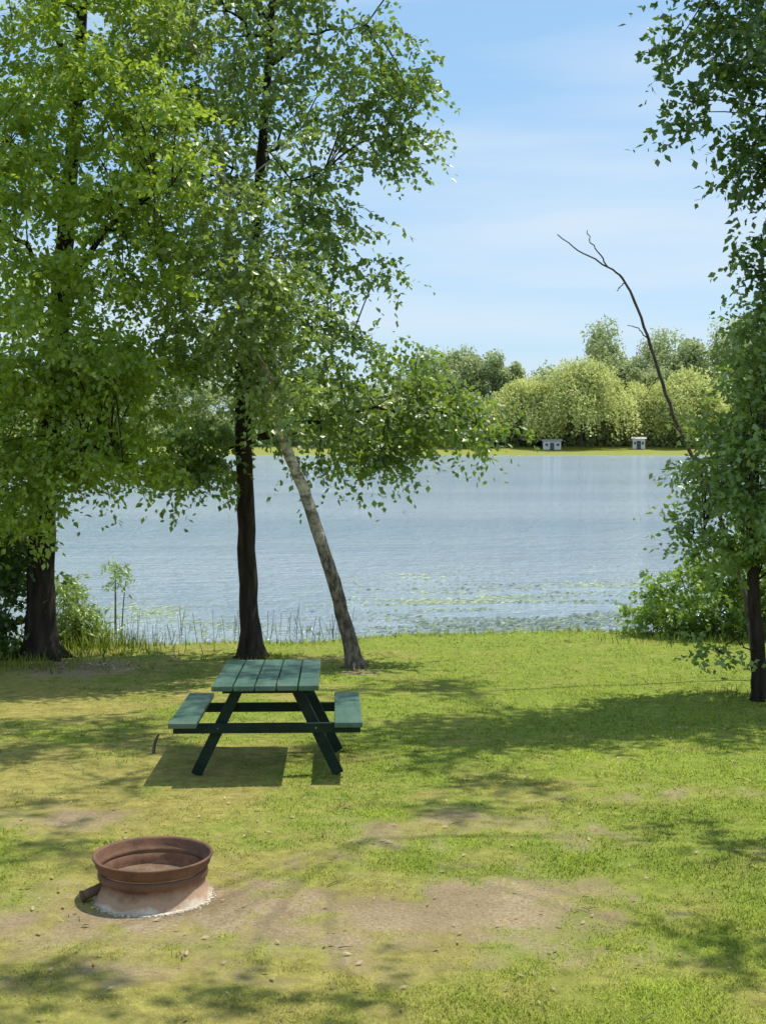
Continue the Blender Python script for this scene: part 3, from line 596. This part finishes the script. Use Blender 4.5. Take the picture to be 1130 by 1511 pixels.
mb.v[-1] = V[:, :1] * u_ + V[:, 1:2] * w_ + V[:, 2:] * a_ + np.array([-.34, -.118, .045]); mb.build('pipe_stub', RUST2, FR, smooth=True)
ASH = simple('ash', (.085, .052, .03), (.20, .13, .08), 14, .95, bs=.8, bd=.02)
mb = MB(); mb.lathe([(.262, .09), (.2, .065), (.13, .075), (.06, .06), (.004, .065)], 40, c=b); tag(mb.build('ash', ASH, smooth=True), 'brown ash and soil bed lying inside the rusty fire ring', 'ash', kind='stuff')
GV = simple('pale_gravel', (.46, .38, .28), (.66, .58, .46), 20, .9, bs=0)
mb = MB()
def pebble(mb, p, r, mat=0):
    q = np.array([[x, y, z] for x in (-.5, .5) for y in (-.5, .5) for z in (-.5, .5)]) * r * np.array([1.6, 1.3, .9]) * (.75 + .5 * rng.random((8, 1)))
    a = random.random() * 6; R = np.array([[math.cos(a), -math.sin(a), 0], [math.sin(a), math.cos(a), 0], [0, 0, 1]]); mb.add(q @ R.T + p, [[0, 1, 3, 2], [4, 6, 7, 5], [0, 4, 5, 1], [2, 3, 7, 6], [0, 2, 6, 4], [1, 5, 7, 3]], mat)
for _ in range(1100):
    a = -1.25 + rng.normal(0, .55); r = .308 + abs(rng.normal(0, .016)); x = b[0] + r * math.cos(a); y = b[1] + r * math.sin(a)
    pebble(mb, [x, y, float(gz(x, y)) + .002], .003 + .005 * random.random())
tag(mb.build('gravel', GV), 'pale sandy gravel heaped along the foot of the fire ring', 'gravel', kind='stuff')

# ------------------------------------------------------------------ litter
LIT = simple('dead_leaf', (.2, .12, .07), (.5, .38, .24), 1.5, .8, bs=0)
mb = MB(); n = 480; lx = rng.uniform(-2.6, 3, n); ly = 5.2 + 7 * rng.random(n) ** 1.3
c = gat(100, 985); lx = np.concatenate([lx, c[0] + rng.normal(0, .6, 260)]); ly = np.concatenate([ly, c[1] + rng.normal(0, .3, 260)])
for i in range(len(lx)):
    s = .008 + .017 * random.random() + (.012 if i >= n else 0); a = random.random() * 6.3; u = np.array([math.cos(a), math.sin(a), rng.normal(0, .2)]); w = np.array([-math.sin(a), math.cos(a), rng.normal(0, .3)]) * .4
    p = np.array([lx[i], ly[i], float(gz(lx[i], ly[i])) + .012]); mb.add([p - u * s, p + w * s + [0, 0, .004], p + u * s, p - w * s], [[0, 1, 2, 3]])
tag(mb.build('fallen_leaves', LIT), 'small dry brown leaves scattered over the lawn', 'leaves', kind='stuff')
mb = MB()
for _ in range(45):
    x = random.uniform(-2.8, 3); y = 5.2 + 11 * random.random(); a = random.random() * 6.3; L_ = .03 + .09 * random.random(); p = np.array([x, y, float(gz(x, y)) + .01]); e = p + [L_ * math.cos(a), L_ * math.sin(a), 0]; e[2] = float(gz(e[0], e[1])) + .01
    mb.tube([p, (p + e) / 2 + [0, 0, .006], e], [.0025, .0025, .0015], 4)
tag(mb.build('twigs', BARK2), 'thin dry twigs lying on the lawn and bare soil', 'twigs', kind='stuff')
mb = MB(); crumb = simple('soil_crumb', (.25, .185, .105), (.52, .42, .28), 3, .9, bs=0)
for _ in range(2200):
    x = random.uniform(-2.6, 2.2); y = random.uniform(5.2, 9.5)
    if dirtmask(np.array([x]), np.array([y]))[0] > .35: pebble(mb, [x, y, float(gz(x, y)) + .001], .002 + .004 * random.random())
tag(mb.build('soil_crumbs', crumb), 'small stones and crumbs on the bare soil patches', 'soil', kind='stuff')
b = gat(226, 1114); mb = MB(); mb.tube(np.array([[0, 0, -.03], [.01, 0, .05], [.02, .01, .1], [.045, .01, .15]]), [.014, .013, .011, .008], 7, rough=.2)
o = mb.build('stake', BARK2, smooth=True); o.location = b; tag(o, 'short brown wooden stake in the grass left of the picnic table', 'stake')
b = wat(726, 940); mb = MB(); mb.lathe([(.002, .07), (.05, .065), (.09, .035), (.11, -.03)], 12, wob=.12); o = mb.build('rock', BARK2, smooth=True); o.location = (b[0], b[1] + .1, WL); tag(o, 'small dark rock poking out at the water edge', 'rock')

# ------------------------------------------------------------------ light, sky, camera
W = bpy.data.worlds.new('World'); S.world = W; W.use_nodes = True; nt = W.node_tree; nt.nodes.clear()
out = nt.nodes.new('ShaderNodeOutputWorld'); bg = nt.nodes.new('ShaderNodeBackground'); bg.inputs[1].default_value = .15
sky = nt.nodes.new('ShaderNodeTexSky'); sky.sky_type = 'NISHITA'; sky.sun_disc = False; sky.sun_elevation = math.radians(66); sky.sun_rotation = math.atan2(SUN.x, SUN.y)
sky.air_density = 1.0; sky.dust_density = .6; sky.ozone_density = 2.0
haze = mixc(nt, .55, sky.outputs[0], (2.5, 4.5, 6.7))
tc = nt.nodes.new('ShaderNodeTexCoord'); mp = nt.nodes.new('ShaderNodeMapping'); mp.inputs['Scale'].default_value = (1.4, 1.4, 12); mp.inputs['Location'].default_value = (.3, .2, .15); nt.links.new(tc.outputs['Generated'], mp.inputs[0])
nz = nt.nodes.new('ShaderNodeTexNoise'); nz.inputs['Scale'].default_value = 1.5; nz.inputs['Detail'].default_value = 5; nz.inputs['Roughness'].default_value = .48; nt.links.new(mp.outputs[0], nz.inputs['Vector'])
f = ramp(nt, nz.outputs['Fac'], .36, .7); mm = N(nt, 'ShaderNodeMath', operation='MULTIPLY'); nt.links.new(f, mm.inputs[0]); mm.inputs[1].default_value = .8
nt.links.new(mixc(nt, mm.outputs[0], haze, (5.2, 5.8, 6.4)), bg.inputs[0]); nt.links.new(bg.outputs[0], out.inputs[0])
L = bpy.data.lights.new('sun', 'SUN'); L.energy = 5; L.angle = math.radians(.5); L.color = (1, .96, .86)
lo = bpy.data.objects.new('sun', L); C.objects.link(lo); lo.rotation_euler = SUN.to_track_quat('Z', 'Y').to_euler(); lo.location = (10, 10, 30)
cam = bpy.data.cameras.new('camera'); co = bpy.data.objects.new('camera', cam); C.objects.link(co)
co.location = (0, 0, H); co.rotation_euler = (math.pi / 2 - PITCH, 0, 0); cam.sensor_fit = 'VERTICAL'; cam.sensor_height = 24; cam.lens = 24 * F / 1511; cam.clip_end = 3000; cam.clip_start = .1
S.camera = co
S.view_settings.view_transform = 'Standard'; S.view_settings.look = 'None'; S.view_settings.exposure = 0
